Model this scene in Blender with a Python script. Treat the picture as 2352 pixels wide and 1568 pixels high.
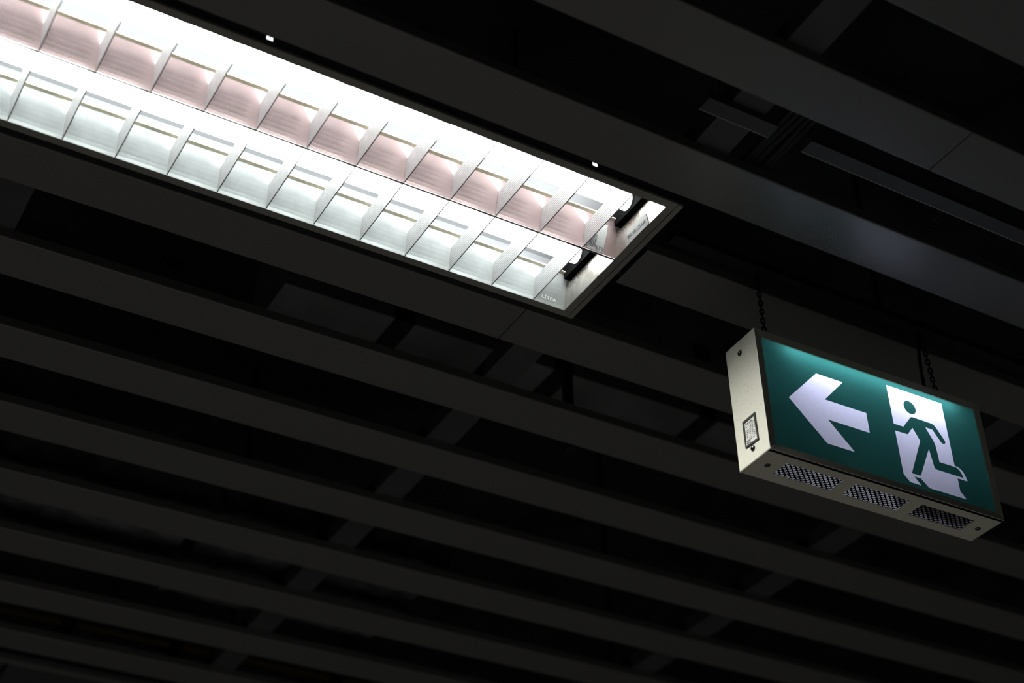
import bpy, bmesh, math, random
from mathutils import Vector, Matrix, geometry

# ------------------------------------------------------------------ clear
for o in list(bpy.data.objects):
    bpy.data.objects.remove(o, do_unlink=True)
scene = bpy.context.scene
COL = scene.collection
random.seed(7)

# ------------------------------------------------------------------ camera
EYE = 1.60                       # camera height above the floor
ZS = EYE + 1.404                 # underside of the ceiling slats
ZF = EYE + 1.399                 # underside of the light fixture frames
PITCH, ROLL, YAW = 0.629278295, -0.0226463415, 1.03427452
h = Vector((math.cos(YAW), math.sin(YAW), 0))
r = Vector((math.sin(YAW), -math.cos(YAW), 0))
u = Vector((0, 0, 1))
fwd = math.cos(PITCH) * h + math.sin(PITCH) * u
up = -math.sin(PITCH) * h + math.cos(PITCH) * u
r2 = math.cos(ROLL) * r + math.sin(ROLL) * up
up2 = -math.sin(ROLL) * r + math.cos(ROLL) * up
cam_d = bpy.data.cameras.new('camera')
cam_d.sensor_width = 36
cam_d.sensor_fit = 'HORIZONTAL'
cam_d.lens = 3629.43 / 2352 * 36
cam_d.clip_start = 0.05
cam_d.dof.use_dof = True
cam_d.dof.focus_distance = 2.2
cam_d.dof.aperture_fstop = 3.0
cam = bpy.data.objects.new('camera', cam_d)
COL.objects.link(cam)
cam.matrix_world = Matrix(((r2.x, up2.x, -fwd.x, 0), (r2.y, up2.y, -fwd.y, 0),
                           (r2.z, up2.z, -fwd.z, EYE), (0, 0, 0, 1)))
scene.camera = cam

# ------------------------------------------------------------------ world, exposure
LAMP = 20.0                      # fluorescent tubes
SIGN_LAMP = 18.0                 # tube inside the exit sign
AMBIENT = 0.0020
FIXTURE_WATTS = 8.5             # light each tube row sends down through its louvre
w = bpy.data.worlds.new('world')
scene.world = w
w.use_nodes = True
w.node_tree.nodes['Background'].inputs[0].default_value = (0.85, 0.95, 1.0, 1)
w.node_tree.nodes['Background'].inputs[1].default_value = AMBIENT
vs = scene.view_settings
vs.view_transform = 'Standard'
vs.look = 'None'
vs.exposure = 0.0
vs.gamma = 1.0
vs.use_curve_mapping = False
scene.cycles.max_bounces = 14
scene.cycles.diffuse_bounces = 5
scene.cycles.glossy_bounces = 8
scene.cycles.transmission_bounces = 6
scene.cycles.sample_clamp_indirect = 6.0
scene.cycles.caustics_reflective = True
scene.cycles.blur_glossy = 0.5

# ------------------------------------------------------------------ materials
def mat(name, col, rough=0.6, metal=0.0, spec=0.5, noise=0.0, nscale=30.0, bump=0.0, bscale=200.0, aniso=0.0):
    m = bpy.data.materials.new(name)
    m.use_nodes = True
    nt = m.node_tree
    b = nt.nodes['Principled BSDF']
    b.inputs['Base Color'].default_value = (*col, 1)
    b.inputs['Roughness'].default_value = rough
    b.inputs['Metallic'].default_value = metal
    b.inputs['Specular IOR Level'].default_value = spec
    if aniso:
        b.inputs['Anisotropic'].default_value = aniso
    tc = nt.nodes.new('ShaderNodeTexCoord')
    if noise:
        n = nt.nodes.new('ShaderNodeTexNoise')
        n.inputs['Scale'].default_value = nscale
        n.inputs['Detail'].default_value = 5
        nt.links.new(tc.outputs['Object'], n.inputs['Vector'])
        rp = nt.nodes.new('ShaderNodeValToRGB')
        rp.color_ramp.elements[0].position = 0.3
        rp.color_ramp.elements[1].position = 0.7
        rp.color_ramp.elements[0].color = (*[c * (1 - noise) for c in col], 1)
        rp.color_ramp.elements[1].color = (*[min(1, c * (1 + noise)) for c in col], 1)
        nt.links.new(n.outputs['Fac'], rp.inputs['Fac'])
        nt.links.new(rp.outputs['Color'], b.inputs['Base Color'])
    if bump:
        n2 = nt.nodes.new('ShaderNodeTexNoise')
        n2.inputs['Scale'].default_value = bscale
        n2.inputs['Detail'].default_value = 3
        nt.links.new(tc.outputs['Object'], n2.inputs['Vector'])
        bp = nt.nodes.new('ShaderNodeBump')
        bp.inputs['Strength'].default_value = bump
        bp.inputs['Distance'].default_value = 0.001
        nt.links.new(n2.outputs['Fac'], bp.inputs['Height'])
        nt.links.new(bp.outputs['Normal'], b.inputs['Normal'])
    return m

def emit(name, col, s):
    m = bpy.data.materials.new(name)
    m.use_nodes = True
    nt = m.node_tree
    nt.nodes.clear()
    o = nt.nodes.new('ShaderNodeOutputMaterial')
    e = nt.nodes.new('ShaderNodeEmission')
    e.inputs[0].default_value = (*col, 1)
    e.inputs[1].default_value = s
    nt.links.new(e.outputs[0], o.inputs[0])
    return m

def translucent(name, col, refl_col):
    """printed acrylic: passes light diffusely, with a satin surface"""
    m = bpy.data.materials.new(name)
    m.use_nodes = True
    nt = m.node_tree
    nt.nodes.clear()
    o = nt.nodes.new('ShaderNodeOutputMaterial')
    t = nt.nodes.new('ShaderNodeBsdfTranslucent')
    d = nt.nodes.new('ShaderNodeBsdfDiffuse')
    g = nt.nodes.new('ShaderNodeBsdfGlossy')
    n = nt.nodes.new('ShaderNodeTexNoise')
    tc = nt.nodes.new('ShaderNodeTexCoord')
    n.inputs['Scale'].default_value = 900
    n.inputs['Detail'].default_value = 2
    nt.links.new(tc.outputs['Object'], n.inputs['Vector'])
    rp = nt.nodes.new('ShaderNodeValToRGB')
    rp.color_ramp.elements[0].color = (*[c * 0.82 for c in col], 1)
    rp.color_ramp.elements[1].color = (*[min(1, c * 1.18) for c in col], 1)
    nt.links.new(n.outputs['Fac'], rp.inputs['Fac'])
    nt.links.new(rp.outputs['Color'], t.inputs[0])
    d.inputs[0].default_value = (*refl_col, 1)
    g.inputs['Color'].default_value = (1, 1, 1, 1)
    g.inputs['Roughness'].default_value = 0.25
    a = nt.nodes.new('ShaderNodeAddShader')
    nt.links.new(t.outputs[0], a.inputs[0])
    nt.links.new(d.outputs[0], a.inputs[1])
    mx = nt.nodes.new('ShaderNodeMixShader')
    mx.inputs[0].default_value = 0.03
    nt.links.new(a.outputs[0], mx.inputs[1])
    nt.links.new(g.outputs[0], mx.inputs[2])
    nt.links.new(mx.outputs[0], o.inputs[0])
    return m

def prism_glass(name):
    m = bpy.data.materials.new(name)
    m.use_nodes = True
    nt = m.node_tree
    nt.nodes.clear()
    o = nt.nodes.new('ShaderNodeOutputMaterial')
    g = nt.nodes.new('ShaderNodeBsdfRefraction')
    g.inputs['Color'].default_value = (0.62, 0.60, 0.72, 1)
    g.inputs['Roughness'].default_value = 0.24
    g.inputs['IOR'].default_value = 1.4
    s = nt.nodes.new('ShaderNodeBsdfGlossy')
    s.inputs['Roughness'].default_value = 0.15
    n = nt.nodes.new('ShaderNodeTexNoise')
    tc = nt.nodes.new('ShaderNodeTexCoord')
    n.inputs['Scale'].default_value = 60
    nt.links.new(tc.outputs['Object'], n.inputs['Vector'])
    mr = nt.nodes.new('ShaderNodeMapRange')
    mr.inputs['To Min'].default_value = 0.04
    mr.inputs['To Max'].default_value = 0.10
    nt.links.new(n.outputs['Fac'], mr.inputs['Value'])
    mx = nt.nodes.new('ShaderNodeMixShader')
    nt.links.new(mr.outputs[0], mx.inputs[0])
    nt.links.new(g.outputs[0], mx.inputs[1])
    nt.links.new(s.outputs[0], mx.inputs[2])
    nt.links.new(mx.outputs[0], o.inputs[0])
    return m

def ribbed_aluminium(name, col):
    """satin louvre blade with fine ribs along its length, a little dusty"""
    m = mat(name, col, rough=0.42, metal=0.55, noise=0.10, nscale=120)
    nt = m.node_tree
    b = nt.nodes['Principled BSDF']
    tc = nt.nodes.new('ShaderNodeTexCoord')
    wv = nt.nodes.new('ShaderNodeTexWave')
    wv.bands_direction = 'Z'
    wv.inputs['Scale'].default_value = 95
    wv.inputs['Distortion'].default_value = 0.2
    nt.links.new(tc.outputs['Object'], wv.inputs['Vector'])
    bp = nt.nodes.new('ShaderNodeBump')
    bp.inputs['Strength'].default_value = 0.35
    bp.inputs['Distance'].default_value = 0.0008
    nt.links.new(wv.outputs['Fac'], bp.inputs['Height'])
    nt.links.new(bp.outputs['Normal'], b.inputs['Normal'])
    return m

M = dict(
    slat=mat('slat_paint', (0.145, 0.145, 0.140), rough=0.34, noise=0.04, nscale=400, bump=0.12, bscale=900),
    floor=mat('pale_floor', (0.62, 0.60, 0.58), rough=0.5, noise=0.06, nscale=3),
    slab=mat('black_slab', (0.036, 0.040, 0.048), rough=0.95, spec=0.1, noise=0.4, nscale=6),
    rail=mat('rail_zinc', (0.055, 0.056, 0.058), rough=0.7, noise=0.15, nscale=20),
    black=mat('black_paint', (0.012, 0.012, 0.014), rough=0.6, spec=0.3, noise=0.2, nscale=60),
    chain=mat('chain_steel', (0.02, 0.021, 0.024), rough=0.45, metal=0.6, noise=0.3, nscale=300),
    duct=mat('duct_grey', (0.16, 0.16, 0.16), rough=0.85, spec=0.2, noise=0.25, nscale=8),
    wool=mat('mineral_wool', (0.12, 0.12, 0.13), rough=1.0, spec=0.1, noise=0.5, nscale=25, bump=0.6, bscale=60),
    yellow=mat('yellow_plastic', (0.11, 0.075, 0.014), rough=0.6, noise=0.15, nscale=40),
    frame=mat('fixture_paint', (0.27, 0.27, 0.24), rough=0.38, noise=0.05, nscale=200),
    housing=mat('housing_white', (0.20, 0.204, 0.208), rough=0.6, noise=0.03, nscale=50),
    tan=mat('tan_lip', (0.42, 0.38, 0.28), rough=0.7, noise=0.12, nscale=80),
    mirror=mat('side_reflector_aluminium', (0.80, 0.84, 0.82), rough=0.22, metal=0.68, noise=0.05, nscale=90),
    pink=mat('pink_reflector_aluminium', (0.76, 0.58, 0.57), rough=0.22, metal=0.80, noise=0.05, nscale=90),
    blade=ribbed_aluminium('blade_aluminium', (0.50, 0.50, 0.495)),
    endp=mat('end_aluminium', (0.50, 0.475, 0.44), rough=0.3, metal=0.85, noise=0.25, nscale=70),
    label=mat('label_paper', (0.40, 0.40, 0.38), rough=0.7, noise=0.06, nscale=150),
    ink=mat('black_ink', (0.01, 0.01, 0.01), rough=0.7, noise=0.1, nscale=50),
    emboss=mat('lit_letter_white', (0.97, 0.97, 0.95), rough=0.4, metal=0.0, noise=0.05, nscale=200),  # plain white: the light caught by the embossed letters is put into their colour
    holder=mat('lampholder_black', (0.002, 0.002, 0.002), rough=0.9, spec=0.05, noise=0.2, nscale=90),
    tube=emit('fluorescent_glow', (0.93, 0.985, 1.0), LAMP),
    dead=mat('unlit_tube_glass', (0.75, 0.76, 0.76), rough=0.3, noise=0.03, nscale=30),
    cream=mat('cream_casing', (0.66, 0.65, 0.53), rough=0.42, noise=0.05, nscale=250, bump=0.05, bscale=600),
    inner=mat('sign_inner_white', (0.68, 0.68, 0.69), rough=0.8, noise=0.02, nscale=50),
    screw=mat('screw_steel', (0.10, 0.10, 0.10), rough=0.22, metal=0.9, noise=0.1, nscale=300),
    signlamp=emit('sign_lamp_glow', (0.86, 0.90, 1.0), SIGN_LAMP),
    green=translucent('green_film', (0.010, 0.053, 0.048), (0.003, 0.02, 0.018)),
    white=translucent('white_acrylic', (0.58, 0.58, 0.75), (0.10, 0.10, 0.11)),
    prism=prism_glass('prismatic_lens'),
    plate=mat('rating_plate_paper', (0.62, 0.62, 0.56), rough=0.6, noise=0.08, nscale=300),
    dirt=mat('dark_grime', (0.03, 0.028, 0.024), rough=0.9, noise=0.3, nscale=300),
)
def grime(m, z0, z1):
    """sooty flecks gathered along the upper edge of a panel"""
    nt = m.node_tree
    b = nt.nodes['Principled BSDF']
    src = b.inputs['Base Color'].links[0].from_socket
    tc = nt.nodes.new('ShaderNodeTexCoord')
    sx_ = nt.nodes.new('ShaderNodeSeparateXYZ')
    nt.links.new(tc.outputs['Object'], sx_.inputs[0])
    mr = nt.nodes.new('ShaderNodeMapRange')
    mr.inputs['From Min'].default_value = z0
    mr.inputs['From Max'].default_value = z1
    nt.links.new(sx_.outputs['Z'], mr.inputs['Value'])
    n = nt.nodes.new('ShaderNodeTexNoise')
    n.inputs['Scale'].default_value = 380
    n.inputs['Detail'].default_value = 6
    n.inputs['Roughness'].default_value = 0.75
    nt.links.new(tc.outputs['Object'], n.inputs['Vector'])
    ad = nt.nodes.new('ShaderNodeMath')
    ad.operation = 'MULTIPLY'
    nt.links.new(n.outputs['Fac'], ad.inputs[0])
    nt.links.new(mr.outputs[0], ad.inputs[1])
    rp = nt.nodes.new('ShaderNodeValToRGB')
    rp.color_ramp.elements[0].position = 0.26
    rp.color_ramp.elements[0].color = (1, 1, 1, 1)
    rp.color_ramp.elements[1].position = 0.50
    rp.color_ramp.elements[1].color = (0.10, 0.08, 0.06, 1)
    nt.links.new(ad.outputs[0], rp.inputs['Fac'])
    mx = nt.nodes.new('ShaderNodeMix')
    mx.data_type = 'RGBA'
    mx.blend_type = 'MULTIPLY'
    mx.inputs['Factor'].default_value = 1.0
    nt.links.new(src, mx.inputs['A'])
    nt.links.new(rp.outputs['Color'], mx.inputs['B'])
    nt.links.new(mx.outputs['Result'], b.inputs['Base Color'])
def speckle(m, amount):
    """scattered dark specks of dirt over a painted face"""
    nt = m.node_tree
    b = nt.nodes['Principled BSDF']
    src = b.inputs['Base Color'].links[0].from_socket
    tc = nt.nodes.new('ShaderNodeTexCoord')
    n = nt.nodes.new('ShaderNodeTexNoise')
    n.inputs['Scale'].default_value = 420
    n.inputs['Detail'].default_value = 1
    nt.links.new(tc.outputs['Object'], n.inputs['Vector'])
    rp = nt.nodes.new('ShaderNodeValToRGB')
    rp.color_ramp.elements[0].position = amount
    rp.color_ramp.elements[0].color = (0.12, 0.11, 0.09, 1)
    rp.color_ramp.elements[1].position = amount + 0.05
    rp.color_ramp.elements[1].color = (1, 1, 1, 1)
    nt.links.new(n.outputs['Fac'], rp.inputs['Fac'])
    mx = nt.nodes.new('ShaderNodeMix')
    mx.data_type = 'RGBA'
    mx.blend_type = 'MULTIPLY'
    mx.inputs['Factor'].default_value = 1.0
    nt.links.new(src, mx.inputs['A'])
    nt.links.new(rp.outputs['Color'], mx.inputs['B'])
    nt.links.new(mx.outputs['Result'], b.inputs['Base Color'])
speckle(M['cream'], 0.22)
M['endgrime'] = mat('sooted_end_aluminium', (0.52, 0.49, 0.45), rough=0.3, metal=0.8, noise=0.2, nscale=70)
grime(M['endgrime'], 0.012, 0.033)

# ------------------------------------------------------------------ helpers
MW = {}
def tag(o, label=None, cat=None, group=None, kind=None):
    for k, v in (('label', label), ('category', cat), ('group', group), ('kind', kind)):
        if v:
            o[k] = v
    return o

def root(name, loc, rz=0.0):
    o = bpy.data.objects.new(name, None)
    o.empty_display_size = 0.05
    COL.objects.link(o)
    o.location = loc
    o.rotation_euler = (0, 0, rz)
    MW[o.name] = Matrix.Translation(loc) @ Matrix.Rotation(rz, 4, 'Z')
    return o

def mk(name, V, F, m, parent=None, local=False, smooth=False):
    """one mesh object; V in world coordinates, or in the parent's frame when local"""
    me = bpy.data.meshes.new(name)
    if parent is not None and not local:
        inv = MW[parent.name].inverted()
        V = [inv @ Vector(v) for v in V]
    me.from_pydata([tuple(v) for v in V], [], F)
    me.validate()
    bm = bmesh.new()
    bm.from_mesh(me)
    bmesh.ops.recalc_face_normals(bm, faces=bm.faces)
    bm.to_mesh(me)
    bm.free()
    if smooth:
        for p in me.polygons:
            p.use_smooth = True
    me.materials.append(m)
    o = bpy.data.objects.new(name, me)
    COL.objects.link(o)
    if parent is not None:
        o.parent = parent
        MW[o.name] = MW[parent.name]
    else:
        MW[o.name] = Matrix.Identity(4)
    return o

class G:
    """geometry collector"""
    def __init__(s):
        s.V, s.F = [], []
    def add(s, V, F):
        n = len(s.V)
        s.V += [Vector(v) for v in V]
        s.F += [tuple(i + n for i in f) for f in F]
        return s
    def box(s, x0, x1, y0, y1, z0, z1):
        return s.add([(x0, y0, z0), (x1, y0, z0), (x1, y1, z0), (x0, y1, z0), (x0, y0, z1), (x1, y0, z1), (x1, y1, z1), (x0, y1, z1)],
                     [(0, 3, 2, 1), (4, 5, 6, 7), (0, 1, 5, 4), (1, 2, 6, 5), (2, 3, 7, 6), (3, 0, 4, 7)])
    def loft(s, rings, closed=True, caps=True):
        n = len(rings[0])
        V = [p for rg in rings for p in rg]
        F = []
        for i in range(len(rings) - 1):
            for j in range(n if closed else n - 1):
                k = (j + 1) % n
                F.append((i * n + j, i * n + k, (i + 1) * n + k, (i + 1) * n + j))
        if caps and closed:
            F.append(tuple(range(n))[::-1])
            F.append(tuple((len(rings) - 1) * n + j for j in range(n)))
        return s.add(V, F)
    def tube(s, pts, rad, n=8, closed=False):
        rings = []
        P = [Vector(p) for p in pts]
        for i, p in enumerate(P):
            a = P[(i - 1) % len(P)] if (i or closed) else p
            b = P[(i + 1) % len(P)] if (i < len(P) - 1 or closed) else p
            t = (b - a).normalized()
            ref = Vector((0, 0, 1)) if abs(t.z) < 0.9 else Vector((1, 0, 0))
            if closed:
                ref = s.ref
            e1 = t.cross(ref).normalized()
            e2 = t.cross(e1)
            rings.append([p + rad * (math.cos(2 * math.pi * k / n) * e1 + math.sin(2 * math.pi * k / n) * e2) for k in range(n)])
        if closed:
            rings.append(rings[0])
        return s.loft(rings, caps=not closed)
    def dome(s, c, axis, rad, ht, n=16, rows=4):
        a = Vector(axis).normalized()
        e1 = a.orthogonal().normalized()
        e2 = a.cross(e1)
        c = Vector(c)
        rings = []
        for i in range(rows + 1):
            t = i / rows * math.pi / 2 * 0.97
            rings.append([c + a * ht * math.sin(t) + rad * math.cos(t) * (math.cos(2 * math.pi * k / n) * e1 + math.sin(2 * math.pi * k / n) * e2) for k in range(n)])
        return s.loft(rings)
    def build(s, name, m, parent=None, local=False, smooth=False):
        return mk(name, s.V, s.F, m, parent, local, smooth)

def text_mesh(body, size, offset=0.0, extrude=0.0):
    cu = bpy.data.curves.new('lettering', 'FONT')
    cu.body = body
    cu.size = size
    cu.offset = offset
    cu.extrude = extrude
    cu.align_x = 'LEFT'
    cu.resolution_u = 4
    ob = bpy.data.objects.new('lettering', cu)
    COL.objects.link(ob)
    dg = bpy.context.evaluated_depsgraph_get()
    me = ob.evaluated_get(dg).to_mesh()
    V = [v.co.copy() for v in me.vertices]
    F = [tuple(p.vertices) for p in me.polygons]
    bpy.data.objects.remove(ob, do_unlink=True)
    return V, F

def copy_tree(o, parent=None):
    c = o.copy()
    COL.objects.link(c)
    c.parent = parent
    for ch in list(o.children):
        copy_tree(ch, c)
    return c

# ------------------------------------------------------------------ the setting
fl = G().box(-9, 11, -9, 11, -0.10, 0.0).build('floor', M['floor'])
tag(fl, 'pale smooth floor under the slatted ceiling', 'floor', kind='structure')

ceiling = G().box(-9, 11, -9, 11, ZS + 0.75, ZS + 0.90).build('ceiling', M['slab'])
tag(ceiling, 'black ceiling slab with painted metal slats hung below it', 'ceiling', kind='structure')

# slats: folded sheet-metal C profiles running along X
SW, SH, SP, Y0 = 0.0836, 0.016, 0.2003, 1.1785
def slat_profile():
    outer, rr, t = [], 0.0022, 0.0010
    outer += [(0.010, SH), (0.0, SH), ]
    for k in range(4):
        a = math.pi + k / 3 * math.pi / 2
        outer.append((rr + rr * math.cos(a), rr + rr * math.sin(a)))
    for k in range(4):
        a = 1.5 * math.pi + k / 3 * math.pi / 2
        outer.append((SW - rr + rr * math.cos(a), rr + rr * math.sin(a)))
    outer += [(SW, SH), (SW - 0.010, SH)]
    inner = []
    for (y, z) in outer:
        yy = min(max(y, t), SW - t)
        zz = min(max(z, t), SH - t)
        inner.append((yy, zz))
    return outer, inner[::-1]
so, si = slat_profile()
PROFILE = so + si
slat_mesh = {}
def slat(y, x0, x1):
    key = (round(x1 - x0, 4))
    if key not in slat_mesh:
        g = G()
        n = len(so)
        L = x1 - x0
        ring0 = [(0, a, b) for a, b in PROFILE]
        ring1 = [(L, a, b) for a, b in PROFILE]
        g.add(ring0 + ring1, [])
        N = len(PROFILE)
        F = []
        for j in range(N):
            k = (j + 1) % N
            F.append((j, k, N + k, N + j))
        for j in range(n - 1):           # end caps as strips between outer and inner skin
            F.append((j, 2 * n - 1 - j, 2 * n - 2 - j, j + 1))
            F.append((N + j, N + j + 1, N + 2 * n - 2 - j, N + 2 * n - 1 - j))
        g.F = F
        o = g.build('slat', M['slat'])
        slat_mesh[key] = o.data
    else:
        o = bpy.data.objects.new('slat', slat_mesh[key])
        COL.objects.link(o)
    o.location = (x0, y, ZS)
    o.parent = ceiling
    return o
GAP = 0.0016
XL, XR = -2.6, 5.4
for k in range(-11, 20):
    y = Y0 + SP * k
    cuts = [XL, -1.2 + 0.13 * (k % 4), 3.05 + 0.17 * (k % 5), XR]
    if k == 0:
        cuts = [XL, -0.9, 3.2, XR]
    if k == -1:
        cuts = [XL, 1.278, XR]
    if k == 2:
        cuts = [XL, 0.9635, XR]
    if k == 1:                            # interrupted by the lit fixture
        cuts_list = [(XL, -0.18), (1.0445, XR)]
    elif k in (10, 11):                      # interrupted by the unlit fixture
        cuts_list = [(XL, -0.18), (1.10, XR)]
    else:
        cuts_list = [(cuts[i] + (GAP if i else 0), cuts[i + 1]) for i in range(len(cuts) - 1)]
    for a, b in cuts_list:
        slat(y, a, b)

# carrier rails across the slats
def rail(x0, x1, y0, y1, skew=0.0):
    g = G()
    z0, z1, t = ZS + SH, ZS + SH + 0.030, 0.0015
    for a, b, c, d in ((x0, x1, z0, z0 + t), (x0, x0 + t, z0 + t, z1), (x1 - t, x1, z0 + t, z1)):
        g.box(a, b, y0, y1, c, d)
    for v in g.V:
        v.x += skew * (v.y - 1.9)
    return g.build('carrier_rail', M['rail'], ceiling)
rail(0.205, 0.263, -1.0, 1.255); rail(0.205, 0.263, 1.580, 4.9)
rail(1.006, 1.058, -1.0, 1.255, 0.028); rail(1.006, 1.058, 1.580, 4.9, 0.012)
rail(1.815, 1.872, -1.0, 4.9)
rail(2.62, 2.675, -1.0, 4.9)
# threaded hanger rods from the rails to the slab
for (x, y) in ((1.034, 1.705), (0.234, 1.70), (1.844, 1.72), (1.034, 2.92), (0.234, 2.9), (1.844, 2.7), (1.01, 0.55), (1.844, 0.6)):
    G().tube([(x, y, ZS + SH + 0.0015), (x, y, ZS + 0.75)], 0.006, 8).build('hanger_rod', M['black'], ceiling)

# ------------------------------------------------------------------ light fixture
FX0, FX1 = -0.1370, 1.0108           # opening along X
YN, YC, YF = 1.2853, 1.4133, 1.5477  # near lip, central ridge, far lip
BX = [0.9579 - 0.06955 * i for i in range(16)]
PAR = [(0.0, 0.0), (0.005, 0.0014), (0.010, 0.0034), (0.016, 0.0063), (0.022, 0.0096), (0.027, 0.0127), (0.031, 0.0155), (0.038, 0.0202), (0.045, 0.0250)]
def off(z):
    for (a, b), (c, d) in zip(PAR, PAR[1:]):
        if z <= c:
            return b + (d - b) * (z - a) / (c - a)
    return PAR[-1][1]

fixture = root('light_fixture', (0.437, 1.4165, ZF))
tag(fixture, 'lit recessed twin-tube louvre light fixture set into the slatted ceiling', 'light fixture')

def reflector(name, y, sgn, m, t=0.0008):
    """parabolic trough side; sgn -1 leans towards -Y going up"""
    a = [(FX0, y + sgn * o_, ZF + z) for z, o_ in PAR]
    b = [(FX0, y + sgn * o_ - sgn * t, ZF + z) for z, o_ in PAR][::-1]
    r0 = [Vector(p) for p in a + b]
    r1 = [Vector((FX1, p.y, p.z)) for p in r0]
    o = G().loft([r0, r1]).build(name, m, fixture)
    return o
reflector('side_reflector', YN, +1, M['mirror'])
far_ref = reflector('side_reflector', YF, -1, M['mirror'])
# central ridge: two leaves meeting in a folded lip
cen = reflector('central_reflector', YC - 0.0016, -1, M['pink'])
reflector('central_reflector', YC + 0.0016, +1, M['mirror'])
G().box(FX0, FX1, YC - 0.0017, YC - 0.0004, ZF - 0.0004, ZF + 0.002).box(FX0, FX1, YC + 0.0004, YC + 0.0017, ZF - 0.0004, ZF + 0.002).build('ridge_lip', M['endp'], fixture)
# tan folded lips along the upper edges of the reflectors
for y, s_ in ((YF - 0.0250, 1), (YC - 0.0016 - 0.0250, 1), (YC + 0.0016 + 0.0250, -1), (YN + 0.0250, -1)):
    a, b = sorted((y - s_ * 0.0058, y + s_ * 0.0006))
    G().box(FX0, FX1, a, b, ZF + 0.0442, ZF + 0.0462).build('reflector_lip', M['tan'], fixture)

# housing: white inside, with two small slots in its near wall
HZ, HT = 0.088, 0.0010
hg = G()
hy0, hy1 = YN - 0.0015, YF + 0.0015
hx0, hx1 = FX0 - 0.004, FX1 + 0.010
hg.box(hx0, hx1, hy0, hy1, ZF + HZ, ZF + HZ + HT)
hg.box(hx0, hx1, hy1 - HT, hy1, ZF + 0.002, ZF + HZ)
slots = [0.4328, 0.8985]
xs = [hx0]
for c in slots:
    xs += [c - 0.0042, c + 0.0042]
xs.append(hx1)
for i in range(len(xs) - 1):
    if i % 2 == 0:
        hg.box(xs[i], xs[i + 1], hy0, hy0 + HT, ZF + 0.002, ZF + HZ)
    else:
        hg.box(xs[i], xs[i + 1], hy0, hy0 + HT, ZF + 0.002, ZF + 0.0235)
        hg.box(xs[i], xs[i + 1], hy0, hy0 + HT, ZF + 0.0300, ZF + HZ)
hg.build('housing', M['housing'], fixture)
for xa, xb in ((hx0, hx0 + HT), (hx1 - HT, hx1)):
    G().box(xa, xb, hy0, hy1, ZF + 0.002, ZF + HZ).build('end_wall', M['holder'], fixture)

# cross blades, one row above each tube
def blade(x, ya, yb):
    rings = []
    lev = [0.0004, 0.008, 0.016, 0.023, 0.0305]
    for z in lev:
        hw = 0.0007 + 0.0036 * (z / 0.0305) ** 1.6
        a = ya + off(z) + 0.0004
        b = yb - off(z) - 0.0004
        rings.append([(x - hw, a, ZF + z), (x - hw, b, ZF + z), (x + hw, b, ZF + z), (x + hw, a, ZF + z)])
    return G().loft(rings).build('louvre_blade', M['blade'], fixture)
ROWS = ((YN, YC - 0.0016), (YC + 0.0016, YF))
for ya, yb in ROWS:
    b0 = None
    for i, x in enumerate(BX):
        if b0 is None:
            b0 = blade(x, ya, yb)
        else:
            c = b0.copy()
            COL.objects.link(c)
            c.location.x = x - BX[0]

# end panels, lamp holders and tubes
def trap(xa, xb, z1, ya, yb, t):
    P = []
    for z, x in ((0.0, xa), (z1 * 0.5, xa + (xb - xa) * 0.42), (z1, xb)):
        P.append([(x, ya + off(z), ZF + z), (x, yb - off(z), ZF + z), (x + t, yb - off(z), ZF + z), (x + t, ya + off(z), ZF + z)])
    return G().loft(P)
for ya, yb in ROWS:
    ep = trap(FX1, FX1 - 0.0058, 0.033, ya, yb, 0.0008).build('end_panel', M['endgrime'], fixture)
    trap(FX0, FX0 + 0.0058, 0.033, ya, yb, -0.0008).build('end_panel', M['endgrime'], fixture)
    yc = (ya + yb) / 2
    for xa, s_ in ((0.9958, 1), (FX0 + 0.0150, -1)):
        a, b = sorted((xa, xa + s_ * 0.0130))
        hd = G().box(a, b, ya + 0.0262, yb - 0.0262, ZF + 0.0345, ZF + 0.0464)
        hd.box(a, b, ya + 0.002, yb - 0.002, ZF + 0.0464, ZF + HZ)
        hd.build('lampholder', M['holder'], fixture)
    tb = G().tube([(FX0 + 0.020, yc, ZF + 0.050), (0.9935, yc, ZF + 0.050)], 0.013, 24).build('fluorescent_tube', M['tube'], fixture, smooth=True)
    for xa, xb in ((FX0 + 0.0155, FX0 + 0.020), (0.9935, 0.9955)):
        G().tube([(xa, yc, ZF + 0.050), (xb, yc, ZF + 0.050)], 0.0125, 20).build('end_cap', M['endp'], tb)
    # dark back plate of the end compartment
    G().box(1.0105, 1.0120, ya, yb, ZF + 0.034, ZF + HZ).build('back_plate', M['holder'], fixture)

# the light that leaves the louvre, one soft strip per tube
for ya, yb in ROWS:
    ld = bpy.data.lights.new('tube_light', 'AREA')
    ld.shape = 'RECTANGLE'
    ld.size = 1.06
    ld.size_y = 0.09
    ld.energy = FIXTURE_WATTS
    ld.color = (1.0, 0.99, 0.985)
    ld.spread = math.radians(124)
    lo = bpy.data.objects.new('tube_light', ld)
    COL.objects.link(lo)
    lo.parent = fixture
    lo.location = MW[fixture.name].inverted() @ Vector(((FX0 + FX1) / 2, (ya + yb) / 2, ZF - 0.001))

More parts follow.
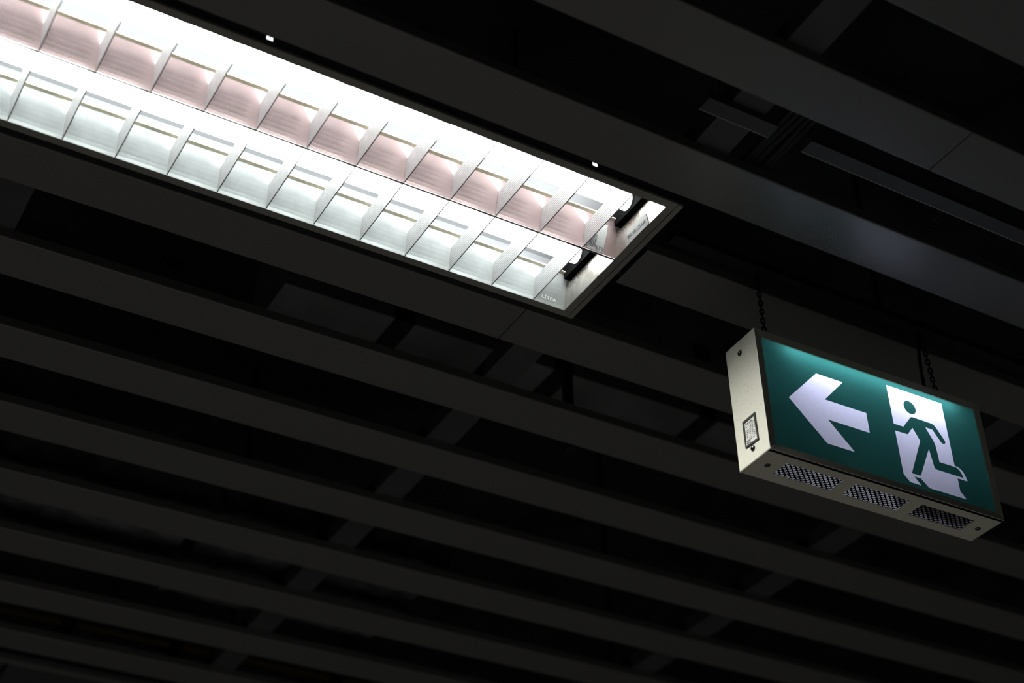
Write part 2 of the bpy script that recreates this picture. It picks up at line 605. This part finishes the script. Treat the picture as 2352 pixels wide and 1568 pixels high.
# trim frame: long strips, end strips and the outer trim at each end
FZ0, FZ1 = ZF - 0.0002, ZF + 0.0042
for (a, b) in ((YN - 0.0128, YN - 0.0002), (YF + 0.0002, YF + 0.0122)):
    g = G().box(FX0 - 0.0120, FX1 + 0.0118, a, b, FZ0, FZ1)
    g.build('trim_strip', M['frame'], fixture)
for s_, xe in ((1, FX1), (-1, FX0)):
    a, b = sorted((xe + s_ * 0.0002, xe + s_ * 0.0118))
    G().box(a, b, YN - 0.0002, YF + 0.0002, FZ0 + 0.0006, FZ1).build('trim_strip', M['frame'], fixture)
    a, b = sorted((xe + s_ * 0.0128, xe + s_ * 0.0206))
    G().box(a, b, YN - 0.0125, YF + 0.0122, FZ0 - 0.0002, FZ1).build('end_trim', M['frame'], fixture)
    a, b = sorted((xe + s_ * 0.0110, xe + s_ * 0.0136))
    G().box(a, b, YN - 0.0125, YF + 0.0122, FZ0 + 0.0022, FZ1 + 0.001).build('groove_liner', M['black'], fixture)

# paper label on the end panel of the near row, upright on the slanted panel
pd = Vector((-0.0058, 0, 0.033)).normalized()           # up the panel
pn = Vector((-0.033, 0, -0.0058)).normalized()          # out of the panel
po = Vector((FX1, 0, ZF))
def on_panel(y, t, lift):
    return po + Vector((0, y, 0)) + pd * t + pn * lift
lab = [on_panel(1.3755, 0.0004, 0.0006), on_panel(1.3255, 0.0004, 0.0006), on_panel(1.3262, 0.0165, 0.0009), on_panel(1.3290, 0.0205, 0.0012), on_panel(1.3745, 0.0207, 0.0009)]
lab2 = [p - pn * 0.0003 for p in lab]
lb = G().loft([lab2, lab]).build('paper_label', M['label'], fixture)
V, F = text_mesh('BLD 02- L21-L03', 0.0062, offset=0.00012)
wd = max(v.x for v in V) - min(v.x for v in V)
sx = 0.0425 / wd
tv = [on_panel(1.3732 - v.x * sx, 0.0078 + v.y - v.x * sx * 0.03, 0.0013) for v in V]
mk('label_print', tv, F, M['ink'], lb)

# barcode sticker on the central reflector, raised lettering on the far one
def on_ref(y0, x, t, lift):
    # walk up the curved trough by arc length t
    acc = 0.0
    for (a, b), (c, d) in zip(PAR, PAR[1:]):
        seg = math.hypot(c - a, d - b)
        if t <= acc + seg or (c, d) == PAR[-1]:
            k = (t - acc) / seg
            z = a + (c - a) * k
            o_ = b + (d - b) * k
            n = Vector((0, -(c - a), -(d - b))).normalized()
            return Vector((x, y0 - o_, ZF + z)) + n * lift
        acc += seg
yr = YC - 0.0016
tv_, st = [], []
rows = [0.0022, 0.008, 0.014, 0.020, 0.026, 0.032, 0.0375, 0.0425]
for t in rows:
    st.append([on_ref(yr, 0.9640, t, 0.0005), on_ref(yr, 0.9905 if t < 0.036 else 0.9890, t, 0.0005)])
sk = G()
for a, b in zip(st, st[1:]):
    n = len(sk.V)
    sk.add([a[0], a[1], b[1], b[0]], [(0, 1, 2, 3)])
stk = sk.build('barcode_sticker', M['label'], fixture)
bars = G()
x = 0.9655
rb = random.Random(3)
while x < 0.9765:
    wv_ = rb.choice((0.0004, 0.0006, 0.0009))
    prev = None
    for t in (0.006, 0.011, 0.016, 0.021, 0.026):
        cur = [on_ref(yr, x, t, 0.0008), on_ref(yr, x + wv_, t, 0.0008)]
        if prev:
            bars.add([prev[0], prev[1], cur[1], cur[0]], [(0, 1, 2, 3)])
        prev = cur
    x += wv_ + rb.choice((0.0005, 0.0008))
for i in range(9):                                     # digits under the bars, too fine to read
    xx = 0.9775 + 0.00135 * i
    if i in (3, 6):
        continue
    bars.add([on_ref(yr, xx, 0.0035, 0.0008), on_ref(yr, xx + 0.0007, 0.0035, 0.0008), on_ref(yr, xx + 0.0007, 0.0100, 0.0008), on_ref(yr, xx, 0.0100, 0.0008)], [(0, 1, 2, 3)])
bars.build('barcode_print', M['ink'], stk)
V, F = text_mesh('LİTPA', 0.0066, offset=0.00010, extrude=0.0)
wd = max(v.x for v in V) - min(v.x for v in V)
sx = 0.0250 / wd
V3 = [on_ref(YF, 0.9698 + v.x * sx, 0.0080 + v.y, 0.0005) for v in V]
mk('embossed_lettering', V3, F, M['emboss'], far_ref)

# closed access panel let into the slats beyond the last rows
ap = root('access_panel', (0.46, 3.255, ZS))
tag(ap, 'dark two-leaf access panel in a grey frame beyond the last slats', 'panel')
for a, b, c, d in ((-0.15, 1.07, 3.112, 3.138), (-0.15, 1.07, 3.372, 3.398), (-0.15, -0.124, 3.138, 3.372), (1.044, 1.07, 3.138, 3.372)):
    G().box(a, b, c, d, ZS, ZS + 0.012).build('panel_frame', M['slat'], ap)
for a, b in ((-0.121, 0.628), (0.640, 1.041)):
    G().box(a, b, 3.141, 3.369, ZS + 0.004, ZS + 0.010).build('panel_leaf', M['rail'], ap)
G().box(-0.124, 1.044, 3.138, 3.372, ZS + 0.0105, ZS + 0.012).build('panel_back', M['black'], ap)

# ------------------------------------------------------------------ exit sign
SL, SD, SHH, SY = 0.4081, 0.0671, 0.1955, -0.01182
so_ = Vector((1.17689, 1.32980, EYE + 1.28466 - SHH))     # front bottom left corner
exs = Vector((math.cos(SY), math.sin(SY), 0))
eys = Vector((-math.sin(SY), math.cos(SY), 0))
sign = root('exit_sign', so_ + exs * SL / 2 + eys * SD / 2, SY)
tag(sign, 'cream metal exit sign box with green panel, white arrow and running figure', 'sign')
def L3(a, b, c):
    return (a - SL / 2, b - SD / 2, c)
def sbox(g, a0, a1, b0, b1, c0, c1):
    p, q = L3(a0, b0, c0), L3(a1, b1, c1)
    return g.box(p[0], q[0], p[1], q[1], p[2], q[2])
T = 0.0015
g = G()
sbox(g, T, SL, SD - T, SD, 0, SHH)                        # back
sbox(g, T, SL, 0.0012, SD - T, SHH - T, SHH)              # top
sbox(g, SL - T, SL, 0.0012, SD - T, 0, SHH - T)           # right end
g.build('casing', M['cream'], sign, local=True)
wins = [(0.0418, 0.1387), (0.1580, 0.2547), (0.2750, 0.3714)]
wv0, wv1 = 0.0195, 0.0503
g = G()
sbox(g, T, SL - T, 0.0012, wv0, 0, T)
sbox(g, T, SL - T, wv1, SD - T, 0, T)
edges = [T] + [e for w_ in wins for e in w_] + [SL - T]
for i in range(0, len(edges), 2):
    sbox(g, edges[i], edges[i + 1], wv0, wv1, 0, T)
bottom = g.build('bottom_plate', M['cream'], sign, local=True)
g = G()                                                  # left end plate with softly bevelled rim
ring = []
for a, ins in ((T, 0.0), (0.0006, 0.0), (0.0, 0.0012)):
    ring.append([L3(a, 0.0002 + ins, ins), L3(a, SD - ins, ins), L3(a, SD - ins, SHH - ins), L3(a, 0.0002 + ins, SHH - ins)])
g.loft(ring)
endpl = g.build('end_plate', M['cream'], sign, local=True)
# inner white lining
g = G()
e_ = 0.0004
sbox(g, T + e_, SL - T - e_, SD - T - 0.0012, SD - T - e_, T + e_, SHH - T - e_)
sbox(g, T + e_, SL - T - e_, 0.006, SD - T - 0.0012, SHH - T - 0.0012, SHH - T - e_)
sbox(g, T + e_, T + 0.0012, 0.006, SD - T - 0.0012, T + e_, SHH - T - 0.0012)
sbox(g, SL - T - 0.0012, SL - T - e_, 0.006, SD - T - 0.0012, T + e_, SHH - T - 0.0012)
g.build('inner_lining', M['inner'], sign, local=True)
# mitred front frame
PX0, PX1, PZ0, PZ1 = 0.0120, 0.3985, 0.0110, 0.1845
g = G()
O4 = [(0.0004, 0), (SL, 0), (SL, SHH), (0.0004, SHH)]
I4 = [(PX0, PZ0), (PX1, PZ0), (PX1, PZ1), (PX0, PZ1)]
mm = 0.00018
for i in range(4):
    j = (i + 1) % 4
    a, b, c, d = Vector(O4[i]), Vector(O4[j]), Vector(I4[j]), Vector(I4[i])
    t = (b - a).normalized() * mm
    q = [a + t, b - t, c - t, d + t]
    # frame face slopes back slightly towards the panel
    fr = [L3(q[0].x, 0.0, q[0].y), L3(q[1].x, 0.0, q[1].y), L3(q[2].x, 0.0016, q[2].y), L3(q[3].x, 0.0016, q[3].y)]
    bk = [(p[0], L3(0, 0.0058, 0)[1], p[2]) for p in fr]
    g = G().loft([fr, bk])
    g.build('frame_bar', M['cream'], sign, local=True)

# printed panel: green film, white arrow, white doorway, green running figure
mmv = lambda L_: [(a / 1000, b / 1000) for a, b in L_]
ARROW = mmv([(47.4, 96.7), (102.9, 154.0), (149.8, 154.0), (111.2, 113.2), (184.0, 113.2), (184.0, 80.5), (111.2, 80.5), (150.3, 39.8), (103.2, 39.8)])
DOOR = mmv([(232.5, 176.0), (335.5, 176.0), (335.6, 70.7), (340.2, 70.4), (344.4, 69.0), (348.0, 66.4), (350.8, 62.6), (353.2, 57.0), (354.9, 50.3), (336.2, 50.3), (336.1, 29.1), (345.5, 18.5),
            (277.3, 18.3), (264.6, 30.2), (252.8, 30.2), (262.9, 18.5), (243.2, 18.5), (233.4, 28.8)])
MAN = mmv([(230.0, 110.6), (250.4, 110.8), (267.3, 131.1), (269.3, 132.6), (271.8, 133.2), (306.9, 133.0), (310.5, 132.0), (313.6, 129.2), (326.9, 109.7), (327.2, 107.2), (325.9, 104.8), (323.8, 103.3), (321.3, 103.1), (319.0, 104.3),
           (306.2, 122.4), (293.4, 122.4), (304.0, 102.6), (305.9, 97.0), (306.5, 90.3), (307.2, 68.8), (335.4, 68.9), (339.4, 68.2), (343.2, 65.8), (346.2, 61.2), (348.6, 54.1), (299.4, 53.9), (296.6, 54.9), (295.0, 57.6), (291.5, 85.6),
           (266.8, 37.0), (264.6, 34.5), (249.4, 34.3), (277.7, 95.2), (267.6, 113.9), (256.0, 99.6), (230.0, 99.0)])
HEAD = [(0.2700 + 0.0111 * math.cos(2 * math.pi * k / 32), 0.1491 + 0.0111 * math.sin(2 * math.pi * k / 32)) for k in range(32)]
RECT = [(PX0 - 0.001, PZ0 - 0.001), (PX1 + 0.001, PZ0 - 0.001), (PX1 + 0.001, PZ1 + 0.001), (PX0 - 0.001, PZ1 + 0.001)]
def inside(p, poly):
    x, y = p
    c = False
    for i in range(len(poly)):
        x0, y0 = poly[i]
        x1, y1 = poly[i - 1]
        if (y0 > y) != (y1 > y) and x < (x1 - x0) * (y - y0) / (y1 - y0) + x0:
            c = not c
    return c
pts, eds = [], []
for poly in (RECT, ARROW, DOOR, MAN, HEAD):
    n = len(pts)
    pts += [Vector((a, b)) for a, b in poly]
    eds += [(n + i, n + (i + 1) % len(poly)) for i in range(len(poly))]
res = geometry.delaunay_2d_cdt(pts, eds, [], 0, 1e-7)
pv, pf = res[0], res[2]
bins = {'green_panel': [], 'arrow_symbol': [], 'doorway_symbol': [], 'running_figure': []}
for f in pf:
    c = sum((pv[i] for i in f), Vector((0, 0))) / len(f)
    c = (c.x, c.y)
    if inside(c, ARROW):
        k = 'arrow_symbol'
    elif inside(c, DOOR):
        k = 'running_figure' if (inside(c, MAN) or inside(c, HEAD)) else 'doorway_symbol'
    else:
        k = 'green_panel'
    bins[k].append(tuple(f))
panel = None
for k, F in bins.items():
    used = sorted({i for f in F for i in f})
    ix = {a: b for b, a in enumerate(used)}
    V = [L3(pv[i].x, 0.0030, pv[i].y) for i in used]
    o = mk(k, V, [tuple(ix[i] for i in f) for f in F], M['white'] if k in ('arrow_symbol', 'doorway_symbol') else M['green'], sign, local=True)
    if k == 'arrow_symbol':
        tag(o, 'white arrow pointing left')
    if k == 'doorway_symbol':
        tag(o, 'white doorway behind the running figure')
# lamp inside, just under the top
G().tube([L3(0.050, 0.0205, SHH - 0.0140), L3(0.362, 0.0205, SHH - 0.0140)], 0.0065, 16).build('lamp_tube', M['signlamp'], sign, local=True, smooth=True)
# unseen box added inside the sign to darken the last lens
g = G()
sbox(g, 0.272, 0.390, 0.020, 0.058, 0.008, 0.020)
g.build('lens_shade_box', M['duct'], sign, local=True)
# prismatic lenses in the bottom plate
def lens(a0, a1, b0, b1):
    nu, nv = 22 * 4, 8 * 4
    V, F = [], []
    for j in range(nv + 1):
        for i in range(nu + 1):
            pa, pb = i / 4, j / 4
            s1, s2 = pa + pb, pa - pb
            tri = lambda q: abs((q % 1.0) - 0.5) * 2
            hgt = min(tri(s1 * 0.5), tri(s2 * 0.5))
            V.append(L3(a0 + (a1 - a0) * i / nu, b0 + (b1 - b0) * j / nv, 0.0016 - 0.0019 * hgt + 0.0006))
    for j in range(nv):
        for i in range(nu):
            k = j * (nu + 1) + i
            F.append((k, k + 1, k + nu + 2, k + nu + 1))
    return mk('prismatic_lens', V, F, M['prism'], sign, local=True)
for a0, a1 in wins:
    lens(a0, a1, wv0, wv1)
# screws
for (b_, c_) in ((0.0355, 0.1745), (0.0335, 0.0190)):
    s_ = G().dome(L3(0.0, b_, c_), (-1, 0, 0), 0.0043, 0.0030).build('screw', M['screw'], sign, local=True, smooth=True)
for a_ in (0.0221, 0.3908):
    G().dome(L3(a_, 0.0352, 0.0), (0, 0, -1), 0.0042, 0.0020).build('screw', M['screw'], sign, local=True, smooth=True)
# rating plate on the end: dark surround, pale card, fine illegible print
g = G()
P4 = [(0.0476, 0.0672), (0.0196, 0.0678), (0.0186, 0.0245), (0.0474, 0.0258)]
Q4 = [(0.0440, 0.0635), (0.0232, 0.0642), (0.0212, 0.0276), (0.0452, 0.0285)]
rA = [L3(-0.0002, *p) for p in P4]
rB = [L3(-0.0014, *p) for p in P4]
rC = [L3(-0.0014, *p) for p in Q4]
rD = [L3(-0.0004, *p) for p in Q4]
rp_ = G().loft([rA, rB, rC, rD], caps=False).build('rating_plate', M['dirt'], sign, local=True)
card = G().loft([[L3(-0.0002, *p) for p in Q4], [L3(-0.0006, *p) for p in Q4]]).build('plate_card', M['plate'], rp_, local=True)
g = G()
rb = random.Random(11)
for i in range(11):
    c_ = 0.0610 - i * 0.0026
    b_ = 0.0425
    while b_ > 0.0250:
        wd = rb.uniform(0.0012, 0.0042)
        if rb.random() < 0.8:
            sbox(g, -0.00075, -0.0006, max(b_ - wd, 0.0236), b_, c_ - (0.0016 if i == 0 else 0.0009), c_)
        b_ -= wd + rb.uniform(0.0007, 0.0016)
sbox(g, -0.00075, -0.0006, 0.0350, 0.0440, 0.0337, 0.0350)
for q in range(3):
    sbox(g, -0.00075, -0.0006, 0.0360 + 0.0028 * q, 0.0377 + 0.0028 * q, 0.0295, 0.0325)
g.build('plate_print', M['ink'], rp_, local=True)

# ------------------------------------------------------------------ chains and cable of the sign
def link_mesh(pitch=0.0076, width=0.0074, wire=0.00115):
    g = G()
    g.ref = Vector((0, 1, 0))
    rr = width / 2 - wire
    hl = (pitch + 2 * wire) / 2 + wire - wire - rr
    hl = max(hl, 0.0005)
    pth = []
    for k in range(9):
        a = math.pi * k / 8
        pth.append((rr * math.cos(a), 0, hl + rr * math.sin(a)))
    for k in range(9):
        a = math.pi + math.pi * k / 8
        pth.append((rr * math.cos(a), 0, -hl + rr * math.sin(a)))
    g.tube(pth, wire, 6, closed=True)
    me = bpy.data.meshes.new('link')
    me.from_pydata([tuple(v) for v in g.V], [], g.F)
    for p in me.polygons:
        p.use_smooth = True
    me.materials.append(M['chain'])
    return me
LINK = link_mesh()
def chain(a, b, label, group, sag=0.0):
    a, b = Vector(a), Vector(b)
    rt = root('hanging_chain', b)
    tag(rt, label, 'chain', group)
    L = (a - b).length
    n = max(2, round(L / 0.0076))
    for i in range(n):
        t = (i + 0.5) / n
        p = b.lerp(a, t)
        p.z -= sag * 4 * t * (1 - t)
        o = bpy.data.objects.new('link', LINK)
        COL.objects.link(o)
        o.parent = rt
        o.location = p - b
        d = (a - b).normalized()
        q = Vector((0, 0, 1)).rotation_difference(d)
        o.rotation_euler = (q.to_matrix() @ Matrix.Rotation(math.radians(45 if i % 2 else -42) + 0.15 * math.sin(i * 2.1), 3, 'Z')).to_euler()
    return rt
def sp(a, b, c):
    return so_ + exs * a + eys * b + Vector((0, 0, c))
BAR_Z = ZS + SH + 0.004
c1 = sp(0.0475, SD / 2, SHH)
c2 = sp(0.3655, SD / 2, SHH)
chain((c1.x, c1.y, BAR_Z), c1, 'dark chain holding the arrow end of the exit sign', 'chains of the exit sign')
chain((c2.x - 0.010, c2.y, BAR_Z), c2, 'dark chain holding the exit sign beside its black cable', 'chains of the exit sign')
hb = G().box(1.075, 2.70, c1.y - 0.011, c1.y + 0.009, BAR_Z, BAR_Z + 0.012).build('hanger_bar', M['black'], ceiling)
k0 = sp(0.3430, SD / 2, SHH)
pts_ = []
for i in range(13):
    t = i / 12
    pts_.append((k0.x - 0.003 * math.sin(math.pi * t) + 0.010 * t * t, k0.y, k0.z + t * (BAR_Z - 0.0005 - k0.z)))
cb = G().tube(pts_, 0.0026, 10).build('power_cable', M['black'], smooth=True)
tag(cb, 'black power cable running up from the top of the exit sign', 'cable')

# ------------------------------------------------------------------ things above the slats
# flat channels between the slats, black cables crossing between them, a loose chain by each
for x0, x1, lb_ in ((0.947, 1.056, 'short grey channel end beside a pale rail in the gap between two slats'),
                    (1.110, 3.400, 'long grey channel running on past the black cables between two slats')):
    ch_ = G().box(x0, x1, 1.0945, 1.1165, ZS + 0.0040, ZS + 0.0156).build('channel', M['rail'])
    tag(ch_, lb_, 'channel')
    G().tube([(x0, 1.1172, ZS + 0.0050), (x1, 1.1172, ZS + 0.0050)], 0.0013, 8).build('rolled_edge', M['frame'], ch_)
g = G()
for i in range(5):
    x = 1.064 + 0.0095 * i
    g.tube([(x + 0.002 * math.sin(i), 1.03, ZS + 0.0212), (x, 1.09, ZS + 0.0205), (x + 0.003 * math.cos(i * 2), 1.14, ZS + 0.0205), (x + 0.003, 1.225, ZS + 0.0212)], 0.0046, 8)
tag(g.build('cable_bundle', M['black'], smooth=True), 'bundle of black cables crossing between the two grey channels', 'cable')
chain((0.972, 1.100, ZS + 0.060), (1.026, 1.176, ZS + 0.018), 'loose dark chain slung in front of a pale rail above the slats', 'chains above the slats', 0.004)
chain((1.372, 1.105, ZS + 0.060), (1.388, 1.176, ZS + 0.018), 'loose dark chain slung across the long grey channel', 'chains above the slats', 0.003)

# air duct over the gap beyond the lit fixture
g = G().box(0.72, 1.75, 1.93, 2.075, ZS + 0.20, ZS + 0.36)
dct = g.build('air_duct', M['duct'])
tag(dct, 'grey sheet-metal air duct above the slats beyond the lit fixture', 'duct')
for x in (0.92, 1.235, 1.55):
    G().box(x, x + 0.035, 1.925, 2.080, ZS + 0.195, ZS + 0.365).build('flange', M['black'], dct)
G().tube([(1.24, 1.90, ZS + SH + 0.001), (1.24, 1.90, ZS + 0.75)], 0.010, 8).build('hanger_rod', M['black'], ceiling)
# mineral wool boards
for i, (x0, x1, y0, y1, z0, lb_) in enumerate(((0.28, 0.80, 2.42, 2.72, 0.060, 'dark mottled mineral wool board with a straight cut end over the slats'),
                                          (0.83, 1.30, 2.44, 2.80, 0.065, 'dark mottled mineral wool board next to a carrier rail over the slats'))):
    rr_ = random.Random(i)
    g = G()
    nx, ny = 14, 8
    V, F = [], []
    for j in range(ny + 1):
        for k in range(nx + 1):
            V.append((x0 + (x1 - x0) * k / nx, y0 + (y1 - y0) * j / ny, ZS + z0 + rr_.uniform(-0.003, 0.003)))
    n = len(V)
    V += [(v[0], v[1], ZS + z0 + 0.05) for v in V]
    for j in range(ny):
        for k in range(nx):
            q = j * (nx + 1) + k
            F.append((q, q + 1, q + nx + 2, q + nx + 1))
            F.append((n + q, n + q + 1, n + q + nx + 2, n + q + nx + 1))
    for k in range(nx):
        F.append((k, k + 1, n + k + 1, n + k))
        q = ny * (nx + 1) + k
        F.append((q, q + 1, n + q + 1, n + q))
    for j in range(ny):
        q = j * (nx + 1)
        F.append((q, q + nx + 1, n + q + nx + 1, n + q))
        q += nx
        F.append((q, q + nx + 1, n + q + nx + 1, n + q))
    g.add(V, F)
    tag(g.build('insulation_board', M['wool']), lb_, 'insulation')
# yellow conduit with black hanger straps
yp = G().tube([(-0.6, 3.02, ZS + 0.055), (2.4, 3.00, ZS + 0.055)], 0.010, 10).build('yellow_conduit', M['yellow'], smooth=True)
tag(yp, 'yellow conduit with black straps running above the far slats', 'conduit')
for x in (0.70, 0.93, 1.06, 1.30, 1.7):
    G().box(x, x + 0.028, 2.994, 3.034, ZS + 0.040, ZS + 0.068).build('strap', M['black'], yp)
